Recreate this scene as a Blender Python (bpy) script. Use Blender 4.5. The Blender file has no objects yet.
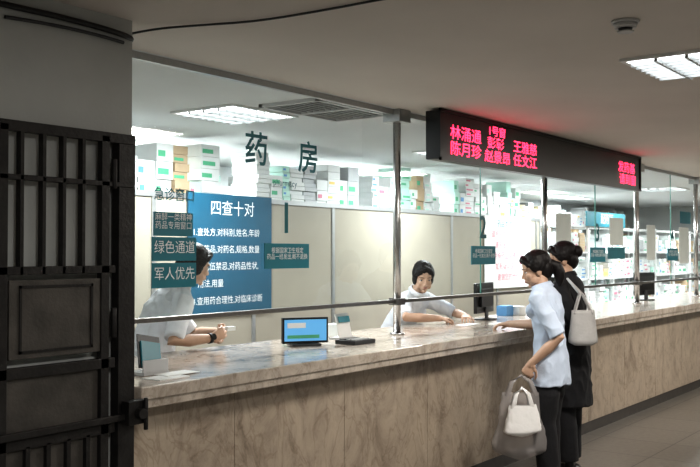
import bpy, bmesh, math, random
from mathutils import Vector, Matrix, noise, Euler
random.seed(7)
V = Vector
scene = bpy.context.scene
COL = scene.collection
PENDING = []
def evaluate(o):
    COL.objects.link(o)
    bpy.context.view_layer.update()
    dg = bpy.context.evaluated_depsgraph_get()
    me = bpy.data.meshes.new_from_object(o.evaluated_get(dg))
    bpy.data.objects.remove(o)
    return me

# ------------------------------------------------------------------ materials
def mat(name, col, rough=0.5, metal=0.0, var=0.0, scale=8.0, bump=0.0, bscale=60.0, emis=None, estr=0.0, spec=0.5):
    m = bpy.data.materials.new(name); m.use_nodes = True
    nt = m.node_tree; b = nt.nodes['Principled BSDF']
    b.inputs['Base Color'].default_value = (*col, 1)
    b.inputs['Roughness'].default_value = rough
    b.inputs['Metallic'].default_value = metal
    b.inputs['Specular IOR Level'].default_value = spec
    tc = nt.nodes.new('ShaderNodeTexCoord')
    if var > 0:
        n = nt.nodes.new('ShaderNodeTexNoise'); n.inputs['Scale'].default_value = scale
        n.inputs['Detail'].default_value = 4
        nt.links.new(tc.outputs['Object'], n.inputs['Vector'])
        r = nt.nodes.new('ShaderNodeValToRGB')
        r.color_ramp.elements[0].position = .3; r.color_ramp.elements[1].position = .7
        r.color_ramp.elements[0].color = (*[c*(1-var) for c in col], 1)
        r.color_ramp.elements[1].color = (*[min(1, c*(1+var)) for c in col], 1)
        nt.links.new(n.outputs['Fac'], r.inputs['Fac'])
        nt.links.new(r.outputs['Color'], b.inputs['Base Color'])
    if bump > 0:
        n2 = nt.nodes.new('ShaderNodeTexNoise'); n2.inputs['Scale'].default_value = bscale
        nt.links.new(tc.outputs['Object'], n2.inputs['Vector'])
        bp = nt.nodes.new('ShaderNodeBump'); bp.inputs['Strength'].default_value = bump
        bp.inputs['Distance'].default_value = .01
        nt.links.new(n2.outputs['Fac'], bp.inputs['Height'])
        nt.links.new(bp.outputs['Normal'], b.inputs['Normal'])
    if emis:
        b.inputs['Emission Color'].default_value = (*emis, 1)
        b.inputs['Emission Strength'].default_value = estr
    return m

def marble(name, light, mid, dark, scale, rough, veins=.5, zs=.8):
    m = bpy.data.materials.new(name); m.use_nodes = True
    nt = m.node_tree; b = nt.nodes['Principled BSDF']; L = nt.links.new
    tc = nt.nodes.new('ShaderNodeTexCoord')
    mp = nt.nodes.new('ShaderNodeMapping'); mp.inputs['Scale'].default_value = (1, 1, zs)
    mp.inputs['Rotation'].default_value = (0, .12, 0)
    L(tc.outputs['Object'], mp.inputs['Vector'])
    n = nt.nodes.new('ShaderNodeTexNoise'); n.inputs['Scale'].default_value = scale
    n.inputs['Detail'].default_value = 14; n.inputs['Roughness'].default_value = .75
    n.inputs['Distortion'].default_value = .8
    L(mp.outputs[0], n.inputs['Vector'])
    r = nt.nodes.new('ShaderNodeValToRGB'); e = r.color_ramp.elements
    e[0].position = .34; e[0].color = (*dark, 1); e[1].position = .66; e[1].color = (*light, 1)
    x = e.new(.48); x.color = (*mid, 1)
    L(n.outputs['Fac'], r.inputs['Fac'])
    n2 = nt.nodes.new('ShaderNodeTexNoise'); n2.inputs['Scale'].default_value = scale*1.3
    n2.inputs['Detail'].default_value = 8; n2.inputs['Distortion'].default_value = 1.4
    L(mp.outputs[0], n2.inputs['Vector'])
    r2 = nt.nodes.new('ShaderNodeValToRGB'); e = r2.color_ramp.elements
    e[0].position = .47; e[0].color = (1, 1, 1, 1); e[1].position = .53; e[1].color = (1, 1, 1, 1)
    x = e.new(.5); x.color = (.6, .55, .5, 1)
    L(n2.outputs['Fac'], r2.inputs['Fac'])
    mx = nt.nodes.new('ShaderNodeMixRGB'); mx.blend_type = 'MULTIPLY'; mx.inputs['Fac'].default_value = veins
    L(r.outputs[0], mx.inputs[1]); L(r2.outputs[0], mx.inputs[2])
    L(mx.outputs[0], b.inputs['Base Color'])
    b.inputs['Roughness'].default_value = rough
    return m

def tile_mat():
    m = bpy.data.materials.new('floor_tile'); m.use_nodes = True
    nt = m.node_tree; b = nt.nodes['Principled BSDF']; L = nt.links.new
    tc = nt.nodes.new('ShaderNodeTexCoord')
    br = nt.nodes.new('ShaderNodeTexBrick'); br.offset = 0
    br.inputs['Scale'].default_value = 1; br.inputs['Brick Width'].default_value = .6
    br.inputs['Row Height'].default_value = .6; br.inputs['Mortar Size'].default_value = .006
    br.inputs['Color1'].default_value = (.15, .138, .122, 1); br.inputs['Color2'].default_value = (.175, .162, .145, 1)
    br.inputs['Mortar'].default_value = (.05, .05, .045, 1)
    L(tc.outputs['Object'], br.inputs['Vector'])
    n = nt.nodes.new('ShaderNodeTexNoise'); n.inputs['Scale'].default_value = 25
    L(tc.outputs['Object'], n.inputs['Vector'])
    mx = nt.nodes.new('ShaderNodeMixRGB'); mx.blend_type = 'OVERLAY'; mx.inputs['Fac'].default_value = .35
    L(br.outputs['Color'], mx.inputs[1]); L(n.outputs['Fac'], mx.inputs[2])
    L(mx.outputs[0], b.inputs['Base Color'])
    b.inputs['Roughness'].default_value = .28
    return m

def glass_mat(name, tint=(.96, .99, .98)):
    m = bpy.data.materials.new(name); m.use_nodes = True
    nt = m.node_tree; nt.nodes.remove(nt.nodes['Principled BSDF']); L = nt.links.new
    out = nt.nodes['Material Output']
    t = nt.nodes.new('ShaderNodeBsdfTransparent'); t.inputs[0].default_value = (*tint, 1)
    g = nt.nodes.new('ShaderNodeBsdfGlossy'); g.inputs['Roughness'].default_value = .02
    f = nt.nodes.new('ShaderNodeLayerWeight'); f.inputs[0].default_value = .5
    p = nt.nodes.new('ShaderNodeMath'); p.operation = 'POWER'; p.inputs[1].default_value = 5
    L(f.outputs['Facing'], p.inputs[0])
    a = nt.nodes.new('ShaderNodeMath'); a.operation = 'MULTIPLY_ADD'; a.inputs[1].default_value = .9; a.inputs[2].default_value = .06
    L(p.outputs[0], a.inputs[0])
    x = nt.nodes.new('ShaderNodeMixShader')
    L(a.outputs[0], x.inputs[0]); L(t.outputs[0], x.inputs[1]); L(g.outputs[0], x.inputs[2]); L(x.outputs[0], out.inputs[0])
    return m

def film_mat(name, col, alpha):
    m = bpy.data.materials.new(name); m.use_nodes = True
    b = m.node_tree.nodes['Principled BSDF']
    b.inputs['Base Color'].default_value = (*col, 1); b.inputs['Roughness'].default_value = .3
    b.inputs['Alpha'].default_value = alpha
    return m

def hair_mat(name, col):
    m = bpy.data.materials.new(name); m.use_nodes = True
    nt = m.node_tree; b = nt.nodes['Principled BSDF']; L = nt.links.new
    tc = nt.nodes.new('ShaderNodeTexCoord'); mp = nt.nodes.new('ShaderNodeMapping')
    mp.inputs['Scale'].default_value = (1, 1, .12)
    L(tc.outputs['Object'], mp.inputs[0])
    n = nt.nodes.new('ShaderNodeTexNoise'); n.inputs['Scale'].default_value = 260
    L(mp.outputs[0], n.inputs['Vector'])
    bp = nt.nodes.new('ShaderNodeBump'); bp.inputs['Strength'].default_value = .5; bp.inputs['Distance'].default_value = .004
    L(n.outputs['Fac'], bp.inputs['Height']); L(bp.outputs[0], b.inputs['Normal'])
    b.inputs['Base Color'].default_value = (*col, 1); b.inputs['Roughness'].default_value = .5
    b.inputs['Specular IOR Level'].default_value = .3
    return m

M = dict(
 wall=mat('painted_wall', (.46, .47, .455), .7, var=.06, scale=3, bump=.1),
 ceil=mat('ceiling_paint', (.64, .59, .545), .85, var=.04, scale=1.5),
 ceil_in=mat('ceiling_inner_paint', (.62, .63, .63), .85, var=.03, scale=1.5),
 wall_in=mat('inner_wall_paint', (.78, .80, .80), .8, var=.04, scale=3),
 floor=tile_mat(),
 stone=marble('counter_face_marble', (.50, .42, .33), (.40, .33, .26), (.24, .19, .145), 4.5, .3, .55, .6),
 slab=marble('counter_top_marble', (.60, .53, .46), (.46, .40, .34), (.28, .235, .19), 6.0, .15, .45),
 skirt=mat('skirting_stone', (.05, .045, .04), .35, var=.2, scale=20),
 glass=glass_mat('clear_glass'),
 chrome=mat('brushed_steel', (.55, .55, .55), .25, 1.0, var=.05, scale=40),
 rail=mat('dark_steel', (.2, .19, .18), .35, .9, var=.08, scale=40),
 alu=mat('aluminium', (.45, .46, .46), .4, .8, var=.05, scale=30),
 iron=mat('dark_iron_paint', (.022, .020, .019), .5, .3, var=.3, scale=15, bump=.2),
 ironp=mat('iron_panel', (.075, .068, .06), .55, .2, var=.35, scale=6, bump=.2),
 black=mat('black_plastic', (.008, .008, .009), .35, var=.1),
 dgrey=mat('dark_grey_plastic', (.04, .042, .045), .45, var=.1),
 lgrey=mat('light_grey_plastic', (.5, .5, .5), .45, var=.05),
 white=mat('white_plastic', (.75, .75, .74), .4, var=.03),
 paper=mat('white_paper', (.8, .8, .78), .8, var=.03),
 teal=mat('teal_vinyl', (.012, .17, .22), .4, var=.06),
 tealD=mat('dark_teal_vinyl', (.005, .115, .135), .4, var=.06),
 blue=mat('blue_board', (.012, .09, .155), .4, var=.06),
 wtext=mat('white_lettering', (.8, .84, .86), .6, var=.02),
 cream=mat('cream_partition', (.36, .33, .27), .4, var=.07, scale=2),
 led=mat('led_red', (.3, 0, .01), .5, emis=(1, .03, .09), estr=5, var=.01),
 lamp=mat('lamp_diffuser', (.9, .9, .9), .5, emis=(.93, .98, 1), estr=7, var=.01),
 lampH=mat('hall_lamp_diffuser', (.9, .9, .9), .5, emis=(.93, .98, 1), estr=5, var=.01),
 skin=mat('skin', (.54, .35, .25), .5, var=.05, scale=20, bump=.05, bscale=300),
 lips=mat('lips', (.40, .18, .15), .5, var=.05),
 eye=mat('eye_white', (.6, .57, .54), .3, var=.02),
 iris=mat('iris_dark', (.015, .01, .008), .3, var=.05),
 hair=hair_mat('black_hair', (.008, .006, .006)),
 shirtW=mat('white_uniform_cloth', (.76, .78, .82), .85, var=.04, scale=12, bump=.25, bscale=35),
 shirtB=mat('pale_blue_cloth', (.57, .65, .78), .85, var=.05, scale=12, bump=.3, bscale=30),
 blackC=mat('black_cloth', (.010, .010, .012), .9, var=.2, scale=12, bump=.3, bscale=30),
 shoe=mat('black_leather', (.012, .011, .011), .35, var=.1),
 bagl=mat('grey_leather', (.42, .41, .40), .45, var=.08, scale=15, bump=.15),
 plastic=film_mat('plastic_bag_film', (.45, .42, .41), .45),
 bagwhite=mat('white_plastic_bag', (.82, .81, .8), .5, var=.03, bump=.3, bscale=25),
 wood=mat('stool_seat_vinyl', (.06, .07, .09), .5, var=.1),
 screen=mat('lcd_screen', (.05, .2, .4), .3, emis=(.16, .45, .75), estr=.6, var=.01),
 green=mat('green_print', (.10, .45, .25), .6, var=.05),
 pink=mat('pink_print', (.65, .22, .3), .6, var=.05),
 yellow=mat('yellow_print', (.75, .55, .15), .6, var=.05),
 bluep=mat('blue_print', (.12, .32, .6), .6, var=.05),
 mint=mat('mint_carton', (.5, .75, .66), .6, var=.05),
 card=mat('carton_white', (.72, .74, .73), .65, var=.04),
 cardg=mat('carton_grey', (.50, .52, .53), .65, var=.04),
 kraft=mat('kraft_carton', (.5, .38, .25), .75, var=.08),
 gedge=mat('glass_edge_green', (.12, .28, .24), .2, var=.05),
)

# ------------------------------------------------------------------ helpers
def empty(name, loc=(0, 0, 0)):
    o = bpy.data.objects.new(name, None); o.location = loc; o.empty_display_size = .1
    PENDING.append(o); return o
def link(o, parent=None):
    PENDING.append(o)
    if parent:
        o.parent = parent
        o.matrix_parent_inverse = Matrix.Translation(parent.location).inverted()
    return o
def bevel(o, w, seg=2):
    if w > 0:
        b = o.modifiers.new('bev', 'BEVEL'); b.width = w; b.segments = seg; b.limit_method = 'ANGLE'
def addbox(bm, b, mi=0, rot=None, piv=None):
    x0, x1, y0, y1, z0, z1 = b
    vs = [V((x, y, z)) for x in (x0, x1) for y in (y0, y1) for z in (z0, z1)]
    if rot is not None:
        p = V(piv) if piv is not None else V(((x0+x1)/2, (y0+y1)/2, (z0+z1)/2))
        vs = [rot @ (v-p) + p for v in vs]
    v = [bm.verts.new(q) for q in vs]
    for f in ((0, 1, 3, 2), (4, 6, 7, 5), (0, 4, 5, 1), (2, 3, 7, 6), (0, 2, 6, 4), (1, 5, 7, 3)):
        fc = bm.faces.new([v[i] for i in f]); fc.material_index = mi
def addcyl(bm, p0, p1, r, n=16, mi=0, r1=None):
    p0 = V(p0); p1 = V(p1); t = (p1-p0).normalized()
    a = t.orthogonal().normalized(); c = t.cross(a); r1 = r if r1 is None else r1
    A = []; B = []
    for i in range(n):
        th = 2*math.pi*i/n; d = a*math.cos(th)+c*math.sin(th)
        A.append(bm.verts.new(p0+d*r)); B.append(bm.verts.new(p1+d*r1))
    for i in range(n):
        f = bm.faces.new((A[i], A[(i+1) % n], B[(i+1) % n], B[i])); f.smooth = True; f.material_index = mi
    f = bm.faces.new(A[::-1]); f.material_index = mi
    f = bm.faces.new(B); f.material_index = mi
def mk(name, bm, mats, parent=None, bev=0):
    bmesh.ops.recalc_face_normals(bm, faces=bm.faces[:])
    me = bpy.data.meshes.new(name); bm.to_mesh(me); bm.free()
    for m in (mats if isinstance(mats, (list, tuple)) else [mats]): me.materials.append(m)
    o = bpy.data.objects.new(name, me); link(o, parent); bevel(o, bev); return o
def box(name, b, m, parent=None, bev=0):
    bm = bmesh.new(); addbox(bm, b); return mk(name, bm, m, parent, bev)
def boxes(name, lst, mats, parent=None, bev=0):
    bm = bmesh.new()
    for e in lst: addbox(bm, e[0], e[1] if len(e) > 1 else 0)
    return mk(name, bm, mats, parent, bev)
def text(name, s, size, loc, m, parent, rot=(math.pi/2, 0, 0), align='CENTER', sx=1.0, off=0.0, ext=.0):
    c = bpy.data.curves.new(name, 'FONT'); c.body = s; c.size = size; c.align_x = align; c.align_y = 'CENTER'
    c.extrude = ext; c.offset = off; c.resolution_u = 2
    o = bpy.data.objects.new(name, c)
    me = evaluate(o); me.materials.clear(); me.materials.append(m)
    T = Matrix.Translation(loc) @ Euler(rot).to_matrix().to_4x4() @ Matrix.Diagonal((sx, 1, 1, 1))
    me.transform(T)
    n = bpy.data.objects.new(name, me); link(n, parent); return n

def tube(bm, pts, rad, wax=None, n=18, caps=('round', 'round')):
    pts = [V(p) for p in pts]; rings = []
    rr = [(r, r) if not isinstance(r, (tuple, list)) else r for r in rad]
    N = len(pts)
    T = []
    for i in range(N):
        a = pts[max(0, i-1)]; b = pts[min(N-1, i+1)]; T.append((b-a).normalized())
    seq = []
    if caps[0] == 'round':
        m = min(rr[0])
        seq.append((pts[0]-T[0]*m*.97, T[0], (rr[0][0]*.25, rr[0][1]*.25)))
        seq.append((pts[0]-T[0]*m*.7, T[0], (rr[0][0]*.71, rr[0][1]*.71)))
    for i in range(N): seq.append((pts[i], T[i], rr[i]))
    if caps[1] == 'round':
        m = min(rr[-1])
        seq.append((pts[-1]+T[-1]*m*.7, T[-1], (rr[-1][0]*.71, rr[-1][1]*.71)))
        seq.append((pts[-1]+T[-1]*m*.97, T[-1], (rr[-1][0]*.25, rr[-1][1]*.25)))
    w0 = V(wax) if wax is not None else T[0].orthogonal()
    for p, t, r in seq:
        w = (w0-t*w0.dot(t)).normalized(); d = t.cross(w)
        if wax is None: w0 = w
        rings.append([bm.verts.new(p+w*(r[0]*math.cos(2*math.pi*k/n))+d*(r[1]*math.sin(2*math.pi*k/n))) for k in range(n)])
    for A, B in zip(rings, rings[1:]):
        for k in range(n): bm.faces.new((A[k], A[(k+1) % n], B[(k+1) % n], B[k]))
    bm.faces.new(rings[0][::-1]); bm.faces.new(rings[-1])
def ell(bm, c, r, R=None, seg=20):
    R = R or Matrix.Identity(3)
    g = bmesh.ops.create_uvsphere(bm, u_segments=seg, v_segments=seg//2+2, radius=1)
    for v in g['verts']: v.co = R @ V((v.co.x*r[0], v.co.y*r[1], v.co.z*r[2])) + V(c)
def remesh(name, bm, voxel, m, parent, smooth=4, disp=0.0, dscale=.08):
    me = bpy.data.meshes.new(name); bm.to_mesh(me); bm.free()
    o = bpy.data.objects.new(name, me)
    r = o.modifiers.new('r', 'REMESH'); r.mode = 'VOXEL'; r.voxel_size = voxel; r.use_smooth_shade = True
    s = o.modifiers.new('s', 'SMOOTH'); s.factor = .5; s.iterations = smooth
    me2 = evaluate(o)
    if disp > 0:
        nv = len(me2.vertices); cs = [0.0]*(nv*3); ns = [0.0]*(nv*3)
        me2.vertices.foreach_get('co', cs); me2.vertices.foreach_get('normal', ns)
        for i in range(nv):
            j = 3*i
            k = disp*((1-abs(noise.noise(V((cs[j]/dscale, cs[j+1]/dscale, cs[j+2]/dscale*.7))))*2)-.5)
            cs[j] += ns[j]*k; cs[j+1] += ns[j+1]*k; cs[j+2] += ns[j+2]*k
        me2.vertices.foreach_set('co', cs); me2.update()
    me2.polygons.foreach_set('use_smooth', [True]*len(me2.polygons))
    me2.materials.clear(); me2.materials.append(m)
    n = bpy.data.objects.new(name, me2); link(n, parent)
    return n

# ------------------------------------------------------------------ people
def hand(bm, w, d, n, side, curl=(.3, .45, .35), spread=.06, thumb=.5):
    w = V(w); d = V(d).normalized(); n = V(n); n = (n-d*n.dot(d)).normalized(); s = d.cross(n)*side
    tube(bm, [w-d*.01, w+d*.03, w+d*.06, w+d*.08], [(.024, .018), (.034, .0155), (.039, .014), (.038, .011)], wax=s)
    L = [.068, .077, .071, .055]
    for i, (o, l) in enumerate(zip([.031, .0105, -.0105, -.031], L)):
        p = w+d*(.082-abs(i-1)*.004)+s*o; a = 0; pts = [p-d*.015, p]
        dd0 = (d+s*(1.5-i)*spread).normalized()
        for k, f in enumerate((.45, .3, .25)):
            a += curl[k]*(1+.1*i); dd = dd0*math.cos(a)+n*math.sin(a); p = p+dd*l*f; pts.append(p)
        tube(bm, pts, [.0088, .0086, .0080, .0074, .0064], wax=s, n=10)
    p = w+d*.022+s*.026; dd = (d*.6+s*.75+n*thumb).normalized()
    p1 = p+dd*.032; dd = (d*.85+s*.35+n*thumb).normalized(); p2 = p1+dd*.028; dd = (d*.95+s*.05+n*thumb).normalized(); p3 = p2+dd*.022
    tube(bm, [p-dd*.01, p, p1, p2, p3], [.013, .0135, .0105, .0095, .0078], n=10)

def head(parent, c, f, hairstyle):
    c = V(c); f = V(f).normalized(); r = f.cross(V((0, 0, 1))).normalized(); u = r.cross(f)
    R = Matrix((r, f, u)).transposed()
    def W(x, y, z): return R @ V((x, y, z)) + c
    bm = bmesh.new()
    ell(bm, W(0, -.012, .032), (.073, .092, .083), R)
    ell(bm, W(0, .022, -.025), (.060, .066, .080), R)
    ell(bm, W(0, .032, -.072), (.043, .044, .036), R)
    ell(bm, W(0, .066, -.098), (.018, .014, .014), R)
    for s in (-1, 1):
        ell(bm, W(s*.034, .055, -.030), (.024, .024, .026), R)
        ell(bm, W(s*.030, .073, .018), (.024, .009, .008), R)
        ell(bm, W(s*.074, -.008, -.015), (.010, .018, .031), R)
        ell(bm, W(s*.010, .089, -.039), (.008, .009, .006), R)
        ell(bm, W(s*.045, .02, -.065), (.02, .04, .03), R)
    tube(bm, [W(0, .076, .006), W(0, .087, -.014), W(0, .097, -.033)], [.007, .0075, .009], n=12)
    ell(bm, W(0, .075, -.062), (.026, .015, .018), R)
    remesh('head', bm, .003, M['skin'], parent, 3)
    bm = bmesh.new()
    ell(bm, W(0, .088, -.059), (.018, .005, .0036), R); ell(bm, W(0, .087, -.066), (.016, .005, .0042), R)
    mk('mouth', bm, M['lips'], parent)
    bm = bmesh.new()
    for s in (-1, 1): ell(bm, W(s*.031, .0695, -.001), (.0125, .0105, .0055), R)
    mk('eyes', bm, M['eye'], parent)
    bm = bmesh.new()
    for s in (-1, 1):
        ell(bm, W(s*.031, .0778, -.001), (.0055, .0033, .0052), R)
        tube(bm, [W(s*.018, .077, .002), W(s*.031, .0815, .0058), W(s*.044, .073, .002)], [.0016]*3, n=8)
        tube(bm, [W(s*.015, .082, .022), W(s*.032, .083, .027), W(s*.051, .070, .022)], [.0018, .0024, .0015], n=8)
    mk('eyebrows_and_irises', bm, M['iris'], parent)
    bm = bmesh.new()
    ell(bm, W(0, -.024, .046), (.085, .100, .086), R)
    ell(bm, W(0, -.062, -.01), (.074, .058, .078), R)
    for s in (-1, 1):
        ell(bm, W(s*.068, -.012, .028), (.024, .055, .052), R)
        tube(bm, [W(0, .058, .100), W(s*.04, .066, .080), W(s*.070, .044, .042)], [.016, .018, .014], n=12)
    if hairstyle == 'ponytail':
        ell(bm, W(0, -.112, .0), (.034, .034, .034), R)
        tube(bm, [W(0, -.118, .01), W(0, -.146, -.02), W(.0, -.150, -.07), W(0, -.138, -.115), W(0, -.125, -.15)], [.028, .038, .040, .032, .014])
    elif hairstyle == 'bun':
        ell(bm, W(0, -.122, .035), (.046, .038, .044), R)
    elif hairstyle == 'short':
        for s in (-1, 1): ell(bm, W(s*.066, -.015, -.02), (.022, .045, .05), R)
    remesh('hair', bm, .0045, M['hair'], parent, 3, disp=.0022, dscale=.02)

def person(name, J, F, hf, hairstyle, top, bottom, sleeve=.9, hem=None, wf=1.0, longsleeve=False, lw=1.0):
    F = V((F[0], F[1], 0)).normalized(); Rt = V((F.y, -F.x, 0))
    root = empty(name, (J['hip'][0], J['hip'][1], 0))
    hip, waist, chest, sh, nb, hd = [V(J[k]) for k in ('hip', 'waist', 'chest', 'sh', 'neck', 'head')]
    head(root, hd, hf, hairstyle)
    hfv = V(hf).normalized()
    bm = bmesh.new()
    tube(bm, [sh-(nb-sh)*.4, nb, hd-hfv*.03+V((0, 0, -.05))], [(.07, .05), (.05, .048), (.046, .05)], wax=Rt)
    for k in 'LR':
        s, e, w, h = [V(x) for x in J[k]['arm']]
        mid = (e*.6+w*.4)
        tube(bm, [s, (s+e)/2, e, mid, w, w+(h-w).normalized()*.02], [.044, .041, .036, .037, .0245, .022])
        hand(bm, w, h-w, J[k]['n'], J[k].get('side', 1 if k == 'L' else -1), J[k].get('curl', (.3, .45, .35)), thumb=J[k].get('thumb', .4))
    remesh('arms_and_neck', bm, .0037, M['skin'], root, 3)
    bm = bmesh.new()
    low = V(hem) if hem else hip
    pts = [low, hip, waist, chest, sh-(sh-chest)*.15, sh+(nb-sh)*.35, nb+(nb-sh)*.05]
    rad = [(.185*wf, .142*wf), (.175*wf, .130*wf), (.138*wf, .108*wf), (.152*wf, .122*wf), (.165, .098), (.125, .075), (.062, .058)]
    if not hem: pts = pts[1:]; rad = rad[1:]
    tube(bm, pts, rad, wax=Rt, n=28, caps=('flat', 'flat'))
    for sgn in (-1, 1): ell(bm, chest+Rt*sgn*.065+F*.07+V((0, 0, .0)), (.058, .058, .055))
    for k in 'LR':
        s, e, w, h = [V(x) for x in J[k]['arm']]
        sg = 1 if k == 'R' else -1
        inner = sh+Rt*sg*.09
        if longsleeve:
            tube(bm, [inner, s, (s+e)/2, e, (e*.55+w*.45), e.lerp(w, .9)], [.062, .062, .054, .050, .045, .036], caps=('round', 'flat'))
        else:
            q = s.lerp(e, sleeve)
            tube(bm, [inner, s, s.lerp(q, .5), q], [.064, .064, .058, .056], caps=('round', 'flat'))
    remesh('shirt', bm, .006, top, root, 4, disp=.009, dscale=.075)
    bm = bmesh.new()
    ax = (nb-sh).normalized(); cc = nb+ax*.004
    w = Rt; d = ax.cross(w)
    rings = []
    for j, (rr, hh) in enumerate([(1.0, -.02), (1.02, .012), (1.12, .014), (1.34, -.022)]):
        rings.append([bm.verts.new(cc+w*(.062*rr*math.cos(2*math.pi*i/28))+d*(.060*rr*math.sin(2*math.pi*i/28))+ax*hh) for i in range(28)])
    for A, B in zip(rings, rings[1:]):
        for i in range(28): bm.faces.new((A[i], A[(i+1) % 28], B[(i+1) % 28], B[i]))
    o = mk('collar', bm, top, root); sm = o.modifiers.new('s', 'SOLIDIFY'); sm.thickness = .004
    for p in o.data.polygons: p.use_smooth = True
    bm = bmesh.new()
    tube(bm, [waist-(waist-hip)*.1, hip, hip-V((0, 0, .06))], [(.115*wf, .085*wf), (.148*wf, .105*wf), (.146*wf, .10*wf)], wax=Rt, n=24)
    for k in 'LR':
        h, kn, an = [V(x) for x in J[k]['leg']]
        tube(bm, [h, h.lerp(kn, .5), kn, kn.lerp(an, .4), an.lerp(kn, .08)], [.078*wf, .072*lw, .062*lw, .060*lw, .056*lw], caps=('round', 'flat'))
    remesh('trousers', bm, .008, bottom, root, 3, disp=.005, dscale=.11)
    bm = bmesh.new()
    for k in 'LR':
        an = V(J[k]['leg'][2])
        b = an-V((0, 0, an.z-J.get('floor', 0)))
        tube(bm, [an+V((0, 0, .03)), b+V((0, 0, .05))], [.034, .036])
        tube(bm, [b-F*.045+V((0, 0, .033)), b+F*.04+V((0, 0, .033)), b+F*.12+V((0, 0, .027)), b+F*.165+V((0, 0, .022))], [(.033, .033), (.036, .032), (.043, .026), (.03, .019)], wax=Rt)
    remesh('shoes', bm, .005, M['shoe'], root, 2)
    return root

# ------------------------------------------------------------------ ROOM SHELL
CH = 2.56
box('floor', (-3.2, 20.1, -2.6, 7.6, -.1, 0), M['floor'])
box('ceiling', (-3.2, 20.1, -2.6, 3.47, CH, CH+.1), M['ceil'])
box('ceiling.001', (-3.2, 20.1, 3.47, 7.6, CH, CH+.1), M['ceil_in'])
box('wall_left', (-3.1, 2.61, 3.05, 3.25, 0, CH), M['wall'])
box('wall_inner_left', (2.35, 2.45, 3.25, 7.5, 0, CH), M['wall_in'])
box('wall_back', (2.35, 20.0, 7.4, 7.5, 0, CH), M['wall_in'])
box('wall_right', (20.0, 20.1, -2.6, 7.6, 0, CH), M['wall'])
box('wall_front', (-3.2, 20.1, -2.7, -2.6, 0, CH), M['wall'])
box('wall_west', (-3.2, -3.1, -2.6, 3.25, 0, CH), M['wall'])
box('wall_return', (2.45, 2.61, 3.25, 3.62, 0, CH), M['wall'])

XE = 19.98
cnt = empty('service_counter', (9, 3.4, 0))
box('counter_core', (2.62, XE, 3.19, 3.80, 0, .93), M['stone'], cnt)
lst = []; x = 2.62
seams = [3.35, 4.25, 5.15, 6.05, 6.95]
while seams[-1] < 19.5: seams.append(seams[-1]+.9)
seams[-1] = XE
for s in seams:
    lst.append(((x, s-.003, 3.15, 3.2, .10, .93),)); x = s
boxes('counter_cladding', lst, M['stone'], cnt, .001)
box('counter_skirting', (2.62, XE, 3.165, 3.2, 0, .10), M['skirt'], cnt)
box('countertop', (2.625, XE, 3.0, 3.95, .962, 1.02), M['slab'], cnt, .006)
box('countertop_apron', (2.64, XE, 3.012, 3.10, .925, .963), M['slab'], cnt, .003)

gl = empty('glass_screen', (9, 3.51, 0))
posts = [5.34, 7.74, 10.15, 12.4, 14.8, 17.2]
edges = [2.60]+posts+[20.0]
bm = bmesh.new()
for a, b in zip(edges, edges[1:]):
    bm.faces.new([bm.verts.new(p) for p in ((a+.02, 3.51, 1.255), (b-.02, 3.51, 1.255), (b-.02, 3.51, CH-.03), (a+.02, 3.51, CH-.03))])
mk('window_1', bm, M['glass'], gl)
bm = bmesh.new()
for p in posts:
    addcyl(bm, (p, 3.51, 1.02), (p, 3.51, CH), .027, 20)
    addcyl(bm, (p, 3.51, 1.02), (p, 3.51, 1.035), .05, 20)
mk('glass_screen_posts', bm, M['chrome'], gl)
bm = bmesh.new()
for p in posts: addbox(bm, (p-.07, p+.07, 3.44, 3.58, CH-.085, CH))
mk('post_top_brackets', bm, M['alu'], gl, .004)
# butt joints between glass sheets (green polished edges)
boxes('glass_sheet_joints', [((a+1.2-.003, a+1.2+.003, 3.505, 3.515, 1.262, CH-.035),) for a in posts], M['gedge'], gl)
bm = bmesh.new()
addbox(bm, (2.61, XE, 3.495, 3.525, 1.237, 1.262))
for p in posts: addbox(bm, (p-.045, p+.045, 3.47, 3.55, 1.225, 1.272))
mk('glass_screen_rail', bm, M['rail'], gl, .003)
box('trim_1', (2.61, XE, 3.495, 3.525, CH-.035, CH), M['alu'], gl)

YG = 3.498
sg = empty('window_signage', (4.1, YG, 0))
text('letter_yao', '药', .2, (3.89, YG, 2.15), M['tealD'], sg, off=.003)
text('letter_fang', '房', .2, (4.355, YG, 2.14), M['tealD'], sg, off=.003)
text('pharmacy_lettering', 'pharmacy', .055, (4.14, YG, 1.985), M['tealD'], sg)
for i, n in enumerate('1234'):
    X = 4.15+2.41*i
    text('window_number_'+n, n, .25, (X, YG, 1.775), M['tealD'], sg, off=.004)
    box('notice_plate_'+n, (X-.19, X+.21, YG-.001, YG+.004, 1.49, 1.635), M['teal'], sg)
    text('notice_text_'+n, '根据国家卫生规定\n药品一经发出,概不退换', .036, (X+.01, YG-.003, 1.575), M['wtext'], sg)
text('emergency_window_text', '急诊窗口', .07, (3.275, YG, 1.87), M['tealD'], sg, off=.001)
box('plate_narcotics', (3.135, 3.40, YG-.001, YG+.004, 1.665, 1.785), M['teal'], sg)
text('text_narcotics', '麻醉一类精神\n药品专用窗口', .042, (3.267, YG-.003, 1.738), M['wtext'], sg)
box('plate_green_channel', (3.125, 3.425, YG-.001, YG+.004, 1.54, 1.66), M['teal'], sg)
text('text_green_channel', '绿色通道', .07, (3.275, YG-.003, 1.605), M['wtext'], sg)
box('plate_military', (3.125, 3.425, YG-.001, YG+.004, 1.405, 1.53), M['teal'], sg)
text('text_military', '军人优先', .07, (3.275, YG-.003, 1.472), M['wtext'], sg)
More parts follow.
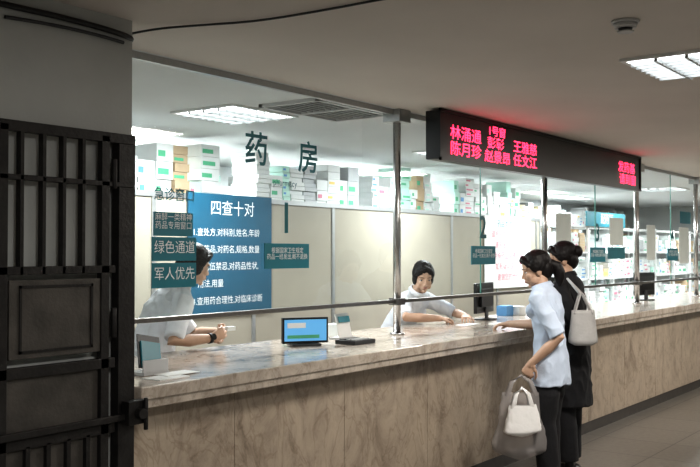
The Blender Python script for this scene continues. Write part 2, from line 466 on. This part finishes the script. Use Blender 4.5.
boxes('taped_notices', [((8.0, 8.35, 3.516, 3.518, 1.55, 1.95),), ((9.35, 9.75, 3.516, 3.518, 1.66, 1.95),), ((10.5, 10.8, 3.516, 3.518, 1.5, 1.9),), ((11.7, 12.1, 3.516, 3.518, 1.45, 1.9),), ((11.75, 12.2, 3.516, 3.518, 1.95, 2.1), 1), ((9.3, 9.8, 3.516, 3.518, 1.52, 1.64), 1)], [M['paper'], M['teal']], sg)

led = empty('led_display_sign', (7.4, 3.25, 2.2))
boxes('led_housing', [((5.39, 9.36, 3.2, 3.31, 2.215, 2.545),)], M['black'], led, .004)
boxes('led_frame', [((5.38, 9.37, 3.188, 3.2, 2.205, 2.225),), ((5.38, 9.37, 3.188, 3.2, 2.535, 2.555),), ((5.38, 5.40, 3.188, 3.2, 2.205, 2.555),), ((9.35, 9.37, 3.188, 3.2, 2.205, 2.555),)], M['black'], led)
boxes('led_hangers', [((6.2, 6.23, 3.24, 3.27, 2.54, CH),), ((8.5, 8.53, 3.24, 3.27, 2.54, CH),)], M['dgrey'], led)
for i, (s, X, Z, sz) in enumerate([('林涌通', 5.75, 2.405, .105), ('陈月珍', 5.75, 2.295, .105), ('1号窗', 6.22, 2.475, .08), ('彭彰', 6.20, 2.385, .095), ('赵景昂', 6.23, 2.285, .098),
        ('王雅慈', 6.70, 2.395, .1), ('任文江', 6.70, 2.29, .1), ('发药基', 8.97, 2.41, .11), ('请到窗', 9.0, 2.295, .11)]):
    text('led_text_%d' % (i+1), s, sz, (X, 3.196, Z), M['led'], led, sx=1.42, off=.0004)

# ------------------------------------------------------------------ gate
g = empty('folding_iron_gate', (2.2, 2.98, 0))
L_ = []
y0, y1 = 2.98, 3.01
def gb(a, b, c, d, mi=0, yy=(y0, y1)): L_.append(((a, b, yy[0], yy[1], c, d), mi))
gb(1.2, 2.565, 2.025, 2.065)
gb(1.2, 2.565, 1.848, 1.868)
gb(1.2, 2.47, 1.50, 1.53)
gb(1.2, 2.47, 1.12, 1.16)
gb(1.2, 2.47, .86, .90)
gb(1.2, 2.47, .08, .13)
for xx in (1.3, 1.4, 1.5, 1.6, 1.7, 1.8, 1.895, 2.03, 2.125, 2.215, 2.305): gb(xx, xx+.016, 1.5, 2.03)
gb(2.40, 2.44, .02, 2.05); gb(1.945, 1.98, .02, 2.05); gb(1.2, 1.24, .02, 2.05)
gb(2.49, 2.575, 0, 2.065, yy=(2.985, 3.03))
for xx in (2.06, 2.15, 2.24, 2.33): gb(xx, xx+.02, .1, .87)
gb(1.99, 2.40, 1.19, 1.48, 1, (2.985, 3.0)); gb(1.26, 1.93, 1.19, 1.48, 1, (2.985, 3.0))
gb(1.99, 2.40, .13, 1.12, 1, (3.0, 3.01)); gb(1.26, 1.93, .13, 1.12, 1, (3.0, 3.01))
boxes('gate_frame', L_, [M['iron'], M['ironp']], g, .002)
bm = bmesh.new()
addbox(bm, (2.50, 2.60, 2.93, 2.975, .885, .98)); addcyl(bm, (2.55, 2.90, .93), (2.55, 2.94, .93), .022)
addcyl(bm, (2.58, 2.92, .86), (2.58, 2.92, .99), .009); addbox(bm, (1.2, 2.5, 2.955, 2.975, .905, .93))
for z in (.4, 1.3, 1.9): addcyl(bm, (2.465, 2.985, z-.06), (2.465, 2.985, z+.06), .012)
mk('gate_latch', bm, M['iron'], g, .002)
boxes('gate_panel_trim', [((2.03, 2.36, 2.98, 2.986, 1.45, 1.46),), ((2.03, 2.36, 2.98, 2.986, 1.21, 1.22),), ((2.03, 2.04, 2.98, 2.986, 1.21, 1.46),), ((2.35, 2.36, 2.98, 2.986, 1.21, 1.46),)], M['iron'], g)

def cable(name, pts, r, m):
    c = bpy.data.curves.new(name, 'CURVE'); c.dimensions = '3D'; c.bevel_depth = r; c.bevel_resolution = 3
    s = c.splines.new('NURBS'); s.points.add(len(pts)-1); s.use_endpoint_u = True; s.order_u = 3
    for p, q in zip(s.points, pts): p.co = (*q, 1)
    c.materials.append(m); o = bpy.data.objects.new(name, c); link(o); return o
cable('wall_cable', [(-3, 3.03, 2.50), (1.0, 3.035, 2.505), (1.9, 3.03, 2.49), (2.3, 3.035, 2.50), (2.6, 3.03, 2.485), (2.63, 3.1, 2.48), (2.63, 3.3, 2.3), (2.63, 3.4, 1.9)], .012, M['black'])
cable('ceiling_cable', [(2.62, 3.08, 2.51), (2.70, 3.03, 2.54), (2.80, 2.85, 2.55), (2.90, 2.6, 2.55), (2.93, 2.24, 2.552), (2.93, 1.97, 2.552), (3.0, 1.0, 2.552), (3.1, -2.5, 2.552)], .005, M['dgrey'])
cable('wall_cable', [(2.0, 3.04, 2.45), (2.3, 3.03, 2.47), (2.55, 3.035, 2.455)], .007, M['dgrey'])

# ------------------------------------------------------------------ ceiling fixtures
def louver_light(name, cx, cy, w, d, n, lm, watt, louv=True, col=(.93, .98, 1)):
    r = empty(name, (cx, cy, CH)); z = CH
    fr = .025
    boxes('frame', [((cx-w/2-fr, cx+w/2+fr, cy-d/2-fr, cy-d/2, z-.015, z+.0),), ((cx-w/2-fr, cx+w/2+fr, cy+d/2, cy+d/2+fr, z-.015, z),),
                    ((cx-w/2-fr, cx-w/2, cy-d/2, cy+d/2, z-.015, z),), ((cx+w/2, cx+w/2+fr, cy-d/2, cy+d/2, z-.015, z),)], M['white'], r)
    box('diffuser', (cx-w/2, cx+w/2, cy-d/2, cy+d/2, z-.004, z-.001), lm, r)
    if louv:
        l = []
        for i in range(1, n): l.append(((cx-w/2+w*i/n-.004, cx-w/2+w*i/n+.004, cy-d/2, cy+d/2, z-.032, z-.005),))
        for i in range(1, 4): l.append(((cx-w/2, cx+w/2, cy-d/2+d*i/4-.008, cy-d/2+d*i/4+.008, z-.032, z-.005),))
        boxes('louvres', l, M['alu'], r)
    a = bpy.data.lights.new('lamp', 'AREA'); a.shape = 'RECTANGLE'; a.size = w*.9; a.size_y = d*.9; a.energy = watt; a.color = col
    o = bpy.data.objects.new('lamp', a); o.location = (cx, cy, z-.036); link(o, r); o.matrix_parent_inverse = Matrix.Translation((-cx, -cy, -CH))
    return r
HALL = 44; INN = 66; WARM = (1, .94, .86)
louver_light('ceiling_light_panel', 4.9, 1.34, .6, .6, 8, M['lampH'], HALL*1.2, col=WARM)
louver_light('ceiling_light_panel', 9.3, .9, .6, .6, 8, M['lampH'], HALL*2, col=WARM)
louver_light('ceiling_light_panel', 13.5, .9, .6, .6, 8, M['lampH'], HALL*2, col=WARM)
louver_light('ceiling_light_panel', .6, -.2, .6, .6, 8, M['lampH'], HALL*1.9, col=(1, .975, .94))  # unseen extra panel, added to brighten the left wall and gate
louver_light('ceiling_light_panel', 4.78, 4.5, .62, .55, 8, M['lamp'], INN)
louver_light('ceiling_light_panel', 7.9, 4.5, .62, .55, 8, M['lamp'], INN)
louver_light('ceiling_light_panel', 11.0, 4.5, .62, .55, 8, M['lamp'], INN)
louver_light('ceiling_light_panel', 14.2, 4.5, .62, .55, 8, M['lamp'], INN*1.3)
louver_light('ceiling_light_panel', 17.4, 4.5, .62, .55, 8, M['lamp'], INN*1.3)
for X in (5.6, 8.8, 12.0, 15.4): louver_light('ceiling_light_panel', X, 6.5, 1.2, .3, 8, M['lamp'], INN*1.6, False)
v = empty('ceiling_air_vent', (5.0, 3.85, CH))
l = []
for i in range(8):
    yy = 3.65+i*.052; l.append(((4.62, 5.38, yy, yy+.012, CH-.014, CH-.006), 0))
l += [((4.58, 5.42, 3.60, 3.63, CH-.022, CH), 1), ((4.58, 5.42, 4.07, 4.10, CH-.022, CH), 1), ((4.58, 4.61, 3.6, 4.1, CH-.022, CH), 1), ((5.39, 5.42, 3.6, 4.1, CH-.022, CH), 1), ((4.985, 5.015, 3.63, 4.07, CH-.02, CH), 1), ((4.61, 5.39, 3.63, 4.07, CH-.004, CH-.001), 2)]
boxes('vent_grille', l, [M['alu'], M['lgrey'], M['black']], v)
bm = bmesh.new()
addcyl(bm, (3.84, 1.37, CH), (3.84, 1.37, CH-.012), .058, 32); addcyl(bm, (3.84, 1.37, CH-.012), (3.84, 1.37, CH-.032), .05, 32, r1=.044)
addcyl(bm, (3.84, 1.37, CH-.032), (3.84, 1.37, CH-.045), .03, 32, 1, r1=.024); addcyl(bm, (3.84, 1.37, CH-.045), (3.84, 1.37, CH-.05), .036, 32, r1=.03)
mk('smoke_detector', bm, [M['lgrey'], M['dgrey']])

# ------------------------------------------------------------------ pharmacy interior
PY = 5.25
pt = empty('pharmacy_partition', (7, PY, 0))
lst = []; x = 2.5
while x < 11.3:
    lst.append(((x+.02, min(x+1.08, 11.4), PY, PY+.03, .08, 2.0), 0)); lst.append(((x-.02, x+.02, PY-.01, PY+.04, 0, 2.04), 1)); x += 1.1
lst += [((2.48, 11.42, PY-.012, PY+.042, 2.0, 2.04), 1), ((2.48, 11.42, PY-.012, PY+.042, 0, .08), 1), ((11.4, 11.44, PY-.01, PY+.04, 0, 2.04), 1)]
boxes('partition_panels', lst, [M['cream'], M['alu']], pt)
bd = empty('blue_notice_board', (5.5, PY-.03, 1.6))
box('board', (5.03, 6.0, PY-.03, PY-.013, 1.1, 2.05), M['blue'], bd, .003)
text('board_title', '四查十对', .13, (5.52, PY-.033, 1.93), M['wtext'], bd)
for i, s in enumerate(['1.查处方,对科别,姓名,年龄', '2.查药品,对药名,规格,数量', '3.查配伍禁忌,对药品性状,', '   用法,用量', '4.查用药合理性,对临床诊断']):
    text('board_line_%d' % (i+1), s, .068, (5.07, PY-.033, 1.74-.135*i), M['wtext'], bd, align='LEFT')
ps = empty('wall_poster', (10.5, PY-.02, 1.6))
box('poster_sheet', (9.85, 11.1, PY-.02, PY-.014, 1.15, 2.03), M['paper'], ps)
for i in range(6): text('poster_line_%d' % i, ['药品发放须知', '请核对姓名药名数量', '离开窗口请清点', '特殊药品请遵医嘱', '如有疑问请咨询', '谢谢您的合作'][i], .1, (10.47, PY-.022, 1.93-.13*i), M['pink'] if i else M['teal'], ps)

cm = [M['card'], M['cardg'], M['mint'], M['bluep'], M['green'], M['pink'], M['yellow'], M['kraft'], M['card']]
def cartons(name, x0, x1, y0, y1, base, top, parent, seed, gap=.12, lo=.6):
    rnd = random.Random(seed); bm = bmesh.new(); x = x0
    while x < x1-.05:
        w = rnd.uniform(.08, .22); h = rnd.choice([.04, .055, .07, .1, .14])
        H = (top-base)*rnd.uniform(lo, 1.0) if rnd.random() > gap else (top-base)*rnd.uniform(.1, .4)
        mi = 0 if rnd.random() < .7 else rnd.choice([1, 2, 2, 1, 7])
        acc = rnd.choice([2, 3, 4, 5, 6, 3, 4, 5, 4])
        z = base
        while z+h < base+H:
            j = rnd.uniform(-.008, .008); yy = y0+rnd.uniform(0, .03)
            addbox(bm, (x+j, x+w+j, yy, yy+min(.3, y1-yy), z, z+h-.003), mi)
            if rnd.random() < .75 and h > .04:
                addbox(bm, (x+j+w*.08, x+w*rnd.uniform(.35, .85)+j, yy-.002, yy, z+h*.25, z+h*.6), acc)
            z += h
        x += w+rnd.uniform(.004, .02)
    return mk(name, bm, cm, parent)
sh1 = empty('medicine_shelving', (7, 5.7, 0))
def rack(parent, x0, x1, y0, y1, zs, h):
    l = []
    for z in zs: l.append(((x0, x1, y0, y1, z-.025, z),))
    x = x0
    while x <= x1+.01:
        for yy in (y0, y1-.03): l.append(((x-.015, x+.015, yy, yy+.03, 0, h),))
        x += (x1-x0)/max(1, round((x1-x0)/1.1))
    boxes('shelf_frame', l, M['white'], parent)
rack(sh1, 3.4, 11.35, 5.45, 5.85, (.3, .9, 1.4, 1.88), 1.9)
cartons('medicine_cartons', 3.45, 11.3, 5.47, 5.83, 1.88, 2.52, sh1, 3, lo=.62)
sh2 = empty('medicine_shelving', (9, 6.8, 0))
rack(sh2, 5.5, 19.5, 6.9, 7.3, (.3, .8, 1.3, 1.75, 2.1), 2.15)
cartons('medicine_cartons', 5.55, 19.4, 6.92, 7.28, 2.1, 2.5, sh2, 5)
for i, z in enumerate((.8, 1.3, 1.75)):
    cartons('medicine_cartons_row_%d' % i, 11.5, 19.4, 6.92, 7.28, z, z+.33, sh2, 11+i, .3)
sh3 = empty('medicine_shelving', (15, 5.3, 0))
rack(sh3, 12.2, 19.4, 5.3, 5.7, (.3, .8, 1.2, 1.6, 1.98), 2.0)
for i, z in enumerate((.8, 1.2, 1.6)):
    cartons('medicine_cartons_row_%d' % i, 12.25, 19.3, 5.32, 5.68, z, z+.33, sh3, 21+i, .3)
ws = empty('dispensary_sign', (13.9, 5.29, 2.0))
box('sign_plate', (13.1, 14.7, 5.27, 5.29, 1.98, 2.2), M['teal'], ws)
text('sign_text', '配药区', .17, (13.9, 5.268, 2.09), M['wtext'], ws)

# ------------------------------------------------------------------ items on counter
def monitor(name, c, facing, w, h, zb, b0=.06):
    r = empty(name, (c[0], c[1], zb)); f = V((*facing, 0)).normalized(); a = math.atan2(f.y, f.x)+math.pi/2
    R = Matrix.Rotation(a, 3, 'Z'); piv = (c[0], c[1], zb); cx, cy = c
    def bb(nm, lst, mats, bv=.003):
        bm = bmesh.new()
        for b, mi in lst: addbox(bm, (cx+b[0], cx+b[1], cy+b[2], cy+b[3], zb+b[4], zb+b[5]), mi, R, piv)
        mk(nm, bm, mats, r, bv)
    bb('bezel', [((-w/2, w/2, -.012, .018, b0, b0+h), 0), ((-w*.35, w*.35, .018, .04, b0+h*.2, b0+h*.8), 0)], M['black'])
    bb('screen', [((-w/2+.012, w/2-.012, -.014, -.012, b0+.014, b0+h-.012), 0), ((-w/2+.03, 0, -.0155, -.014, b0+h*.6, b0+h*.8), 1), ((-w/2+.03, w*.3, -.0155, -.014, b0+.03, b0+.05), 2)], [M['screen'], M['wtext'], M['green']], 0)
    bb('stand', [((-.03, .03, .02, .035, .005, b0+h*.5), 0), ((-.09, .09, -.05, .09, 0, .012), 0)], M['dgrey'])
    return r
monitor('small_display', (4.40, 3.56), (-.55, -.83), .29, .155, 1.02, .014)
monitor('computer_monitor', (6.98, 3.72), (-.15, .99), .42, .25, 1.02)
monitor('computer_monitor', (8.4, 3.72), (.2, .9), .42, .27, 1.02)
monitor('computer_monitor', (11.0, 3.72), (.2, .9), .42, .27, 1.02)
kp = empty('card_keypad', (4.68, 3.38, 1.02))
bm = bmesh.new(); addbox(bm, (4.57, 4.79, 3.31, 3.46, 1.02, 1.045), 0); addbox(bm, (4.60, 4.76, 3.41, 3.45, 1.045, 1.05), 2)
for i in range(6):
    for j in range(3): addbox(bm, (4.60+i*.028, 4.62+i*.028, 3.325+j*.027, 3.343+j*.027, 1.045, 1.051), 1)
mk('keypad_body', bm, [M['dgrey'], M['lgrey'], M['black']], kp, .002)
cs = empty('card_stand', (4.86, 3.62, 1.02))
R = Matrix.Rotation(-.25, 3, 'X')
bm = bmesh.new(); addbox(bm, (4.79, 4.93, 3.61, 3.616, 1.03, 1.19), 0, R); addbox(bm, (4.80, 4.92, 3.606, 3.609, 1.13, 1.17), 1, R); addbox(bm, (4.81, 4.91, 3.606, 3.609, 1.06, 1.11), 2, R); addbox(bm, (4.78, 4.94, 3.57, 3.67, 1.02, 1.035), 3)
mk('card_stand_body', bm, [M['paper'], M['teal'], M['bluep'], M['lgrey']], cs)
bh = empty('brochure_holder', (2.95, 3.3, 1.02))
R = Matrix.Rotation(-.35, 3, 'X') @ Matrix.Rotation(.2, 3, 'Y')
bm = bmesh.new(); addbox(bm, (2.87, 3.0, 3.30, 3.306, 1.04, 1.2), 0, R); addbox(bm, (2.88, 2.99, 3.285, 3.298, 1.045, 1.17), 1, R)
addbox(bm, (2.86, 3.01, 3.25, 3.37, 1.021, 1.035), 2); addbox(bm, (2.86, 3.01, 3.255, 3.262, 1.03, 1.09), 2)
for i in range(5): addbox(bm, (2.885, 2.985, 3.283, 3.285, 1.045+i*.023, 1.052+i*.023), 3, R, (2.94, 3.29, 1.1))
mk('brochure_holder_body', bm, [M['dgrey'], M['teal'], M['lgrey'], M['wtext']], bh)
boxes('paper_slips', [((2.80, 2.98, 3.08, 3.2, 1.02, 1.024), 0), ((2.9, 3.1, 3.14, 3.24, 1.024, 1.027), 0)], [M['paper']])
boxes('prescription_papers', [((6.3, 6.52, 3.50, 3.60, 1.02, 1.024), 0), ((6.55, 6.75, 3.3, 3.45, 1.02, 1.023), 0), ((7.3, 7.5, 3.3, 3.44, 1.02, 1.03), 0)], [M['paper']])
db = empty('desk_cartons', (5.2, 3.8, 1.02))
boxes('carton_stack', [((4.98, 5.1, 3.75, 3.87, 1.02, 1.10), 0), ((4.62, 4.78, 3.8, 3.93, 1.02, 1.14), 1), ((7.47, 7.6, 3.75, 3.85, 1.02, 1.11), 2), ((7.62, 7.75, 3.7, 3.82, 1.02, 1.10), 0)], [M['card'], M['mint'], M['bluep']], db, .002)

# ------------------------------------------------------------------ people
w1 = person('woman_customer', dict(
    hip=(5.84, 2.61, .88), waist=(5.84, 2.615, 1.04), chest=(5.845, 2.635, 1.19), sh=(5.85, 2.655, 1.30), neck=(5.855, 2.675, 1.355), head=(5.855, 2.725, 1.468),
    L=dict(arm=[(5.685, 2.63, 1.275), (5.70, 2.485, 1.03), (5.655, 2.66, .855), (5.645, 2.70, .77)], n=(.9, .1, 0), curl=(1.0, 1.1, .7), leg=[(5.77, 2.60, .83), (5.76, 2.62, .46), (5.75, 2.58, .08)]),
    R=dict(arm=[(6.01, 2.68, 1.275), (6.10, 2.80, 1.075), (6.12, 3.05, 1.067), (6.11, 3.16, 1.057)], n=(0, .2, -1), leg=[(5.91, 2.62, .83), (5.91, 2.66, .46), (5.92, 2.65, .08)])),
    (-.15, .99), (-.55, .80, -.3), 'ponytail', M['shirtB'], M['blackC'], sleeve=.95, hem=(5.84, 2.605, .70), wf=.9, lw=1.3)
w2 = person('woman_customer', dict(
    hip=(6.31, 2.66, .92), waist=(6.315, 2.665, 1.09), chest=(6.33, 2.685, 1.25), sh=(6.345, 2.70, 1.365), neck=(6.355, 2.715, 1.42), head=(6.38, 2.76, 1.535),
    L=dict(arm=[(6.175, 2.69, 1.335), (6.15, 2.56, 1.07), (6.20, 2.78, 1.09), (6.24, 2.87, 1.12)], n=(.9, -.1, .2), curl=(.6, .7, .5), leg=[(6.24, 2.66, .86), (6.23, 2.68, .47), (6.22, 2.64, .08)]),
    R=dict(arm=[(6.515, 2.71, 1.335), (6.62, 2.80, 1.09), (6.60, 3.03, 1.07), (6.56, 3.13, 1.057)], n=(0, 0.2, -1), leg=[(6.39, 2.67, .86), (6.39, 2.70, .47), (6.39, 2.70, .08)])),
    (-.08, 1), (-.5, .85, -.2), 'bun', M['blackC'], M['blackC'], hem=(6.31, 2.655, .50), wf=.98, longsleeve=True, lw=1.3)
c1 = person('pharmacist', dict(
    hip=(3.78, 4.24, .92), waist=(3.785, 4.21, 1.07), chest=(3.825, 4.16, 1.22), sh=(3.86, 4.125, 1.33), neck=(3.89, 4.11, 1.39), head=(3.975, 4.07, 1.51),
    R=dict(arm=[(3.795, 3.975, 1.30), (3.64, 3.90, 1.08), (3.90, 3.85, 1.085), (3.99, 3.83, 1.12)], n=(.2, .9, .1), curl=(.5, .7, .5), leg=[(3.74, 4.18, .87), (3.80, 4.14, .47), (3.74, 4.18, .08)]),
    L=dict(arm=[(3.925, 4.275, 1.30), (4.09, 4.22, 1.08), (4.11, 4.0, 1.10), (4.08, 3.91, 1.12)], n=(-.9, -.2, .1), curl=(.5, .7, .5), leg=[(3.82, 4.32, .87), (3.88, 4.3, .47), (3.84, 4.32, .08)])),
    (.93, -.36), (.92, -.34, -.28), 'short', M['shirtW'], M['blackC'], sleeve=.92, wf=1.1)
bm = bmesh.new()
wd = V((.26, -.05, .005)).normalized(); wc = V((3.885, 3.853, 1.0845))
addcyl(bm, wc-wd*.011, wc+wd*.011, .031, 24)
addcyl(bm, wc+V((0, -.03, .01)), wc+V((0, -.037, .012)), .019, 24)
mk('wristwatch', bm, M['black'], c1)
box('held_medicine_box', (4.04, 4.11, 3.86, 3.89, 1.115, 1.14), M['card'], c1)
c2 = person('pharmacist', dict(
    hip=(6.60, 4.40, .82), waist=(6.58, 4.33, .96), chest=(6.55, 4.20, 1.10), sh=(6.52, 4.11, 1.21), neck=(6.50, 4.07, 1.27), head=(6.46, 3.99, 1.385), floor=.2,
    R=dict(arm=[(6.35, 4.12, 1.185), (6.11, 3.93, 1.08), (6.32, 3.76, 1.067), (6.40, 3.72, 1.057)], n=(0, 0, -1), curl=(.4, .6, .4), leg=[(6.50, 4.36, .76), (6.42, 4.08, .72), (6.43, 4.12, .28)]),
    L=dict(arm=[(6.68, 4.09, 1.185), (6.83, 3.92, 1.08), (6.70, 3.74, 1.067), (6.63, 3.69, 1.057)], n=(0, 0, -1), curl=(.4, .6, .4), leg=[(6.69, 4.36, .76), (6.66, 4.08, .72), (6.66, 4.12, .28)])),
    (-.12, -.99), (-.68, -.66, -.34), 'short', M['shirtW'], M['blackC'], sleeve=.95, wf=.95)
st = empty('bar_stool', (6.58, 4.42, 0))
bm = bmesh.new(); addcyl(bm, (6.60, 4.42, .60), (6.60, 4.42, .66), .17, 28, 1); addcyl(bm, (6.60, 4.42, .04), (6.60, 4.42, .60), .025, 16, 0)
addcyl(bm, (6.60, 4.42, 0), (6.60, 4.42, .03), .2, 28, 0); addbox(bm, (6.38, 6.76, 4.07, 4.2, .185, .2), 0); addbox(bm, (6.58, 6.62, 4.2, 4.42, .185, .2), 0)
mk('stool_body', bm, [M['chrome'], M['wood']], st, .004)

def carrier(name, c, w, h, d, ztop, m, ang, seed):
    root = empty(name, (c[0], c[1], ztop-h))
    bm = bmesh.new(); R = Matrix.Rotation(ang, 3, 'Z'); N = 48; K = 28; rings = []
    for j in range(K+1):
        t = j/K; z = ztop-h+h*t
        prof = (math.sin(min(1, t/.18)*math.pi/2))*(1-.28*max(0, t-.3)/.7)
        thick = d*(math.sin(min(1, t/.2)*math.pi/2))*(1-.72*t**1.3)
        ring = []
        for i in range(N):
            a = 2*math.pi*i/N; cx = math.copysign(abs(math.cos(a))**.6, math.cos(a)); sy = math.copysign(abs(math.sin(a))**.8, math.sin(a))
            p = V((w/2*prof*cx*.98, thick/2*sy, 0)); q = V((p.x*16+seed, p.y*14, z*7))
            k = noise.noise(q)*.030+abs(noise.noise(q*2.3))*.02
            p = p*(1+k/.1*.5); ring.append(bm.verts.new(R @ p + V((c[0], c[1], z+noise.noise(q*.5)*.012))))
        rings.append(ring)
    for A, B in zip(rings, rings[1:]):
        for i in range(N):
            f = bm.faces.new((A[i], A[(i+1) % N], B[(i+1) % N], B[i])); f.smooth = True
    bm.faces.new(rings[0][::-1])
    mk('bag_body', bm, m, root)
    bm = bmesh.new()
    for s in (-1, 1):
        pts = [R @ V((-w*.26, s*d*.13, 0))+V((c[0], c[1], ztop-.02)), R @ V((-w*.17, s*d*.08, 0))+V((c[0], c[1], ztop+.07)), R @ V((0, s*.006, 0))+V((c[0], c[1], ztop+.11)),
               R @ V((w*.17, s*d*.08, 0))+V((c[0], c[1], ztop+.07)), R @ V((w*.26, s*d*.13, 0))+V((c[0], c[1], ztop-.02))]
        tube(bm, pts, [(.018, .002), (.014, .003), (.009, .005), (.014, .003), (.018, .002)], wax=R @ V((1, 0, .2)), n=10)
    o = mk('bag_handles', bm, m, root)
    for p in o.data.polygons: p.use_smooth = True
    return root
b1 = carrier('plastic_shopping_bag', (5.60, 2.71), .38, .44, .12, .665, M['plastic'], -.75, 1)
b2 = carrier('medicine_carrier_bag', (5.51, 2.66), .25, .2, .09, .60, M['bagwhite'], -.75, 5)

hb = empty('handbag', (6.1, 2.48, .95))
bm = bmesh.new()
R = Matrix.Rotation(-.9, 3, 'Z')
K = 12; N = 28; rings = []
hc = V((6.075, 2.475, 0))
for j in range(K+1):
    t = j/K; z = .95+.24*t; w_ = .105*(1-.25*t)*math.sin(min(1, (t+.08)/.2)*math.pi/2); d_ = .055*(1-.65*t)*math.sin(min(1, (t+.08)/.2)*math.pi/2)
    rings.append([bm.verts.new(R @ V((w_*math.copysign(abs(math.cos(a))**.6, math.cos(a)), d_*math.sin(a), 0))+hc+V((0, 0, z))) for a in [2*math.pi*i/N for i in range(N)]])
for A, B in zip(rings, rings[1:]):
    for i in range(N): bm.faces.new((A[i], A[(i+1) % N], B[(i+1) % N], B[i])).smooth = True
bm.faces.new(rings[0][::-1]); bm.faces.new(rings[-1])
mk('handbag_body', bm, M['bagl'], hb)
bm = bmesh.new()
for s in (-.02, .02):
    o_ = R @ V((0, s, 0))
    tube(bm, [hc+o_+R @ V((-.06, 0, 0))+V((0, 0, 1.17)), hc+o_+V((.02, .03, 1.30)), V((6.155, 2.62, 1.40))+o_*.5, hc+o_+V((.05, .02, 1.29)), hc+o_+R @ V((.06, 0, 0))+V((0, 0, 1.17))], [.007]*5, n=8)
mk('handbag_straps', bm, M['bagl'], hb)

# ------------------------------------------------------------------ world / camera
for o in PENDING: COL.objects.link(o)
w = bpy.data.worlds.new('world'); scene.world = w; w.use_nodes = True
w.node_tree.nodes['Background'].inputs[0].default_value = (.5, .55, .6, 1); w.node_tree.nodes['Background'].inputs[1].default_value = .1
cam = bpy.data.cameras.new('camera'); co = bpy.data.objects.new('camera', cam); COL.objects.link(co)
cam.sensor_width = 36; cam.lens = 930/700*36; cam.clip_start = .05
th = math.radians(36.21); pitch = math.radians(1.2)
d = V((math.cos(th)*math.cos(pitch), math.sin(th)*math.cos(pitch), math.sin(pitch)))
co.location = (0, 0, 1.58); co.rotation_euler = d.to_track_quat('-Z', 'Y').to_euler()
scene.camera = co
scene.view_settings.view_transform = 'Standard'
for lk in ('Medium High Contrast', 'Standard - Medium High Contrast'):
    try:
        scene.view_settings.look = lk
        break
    except Exception:
        pass
scene.view_settings.exposure = 0.05
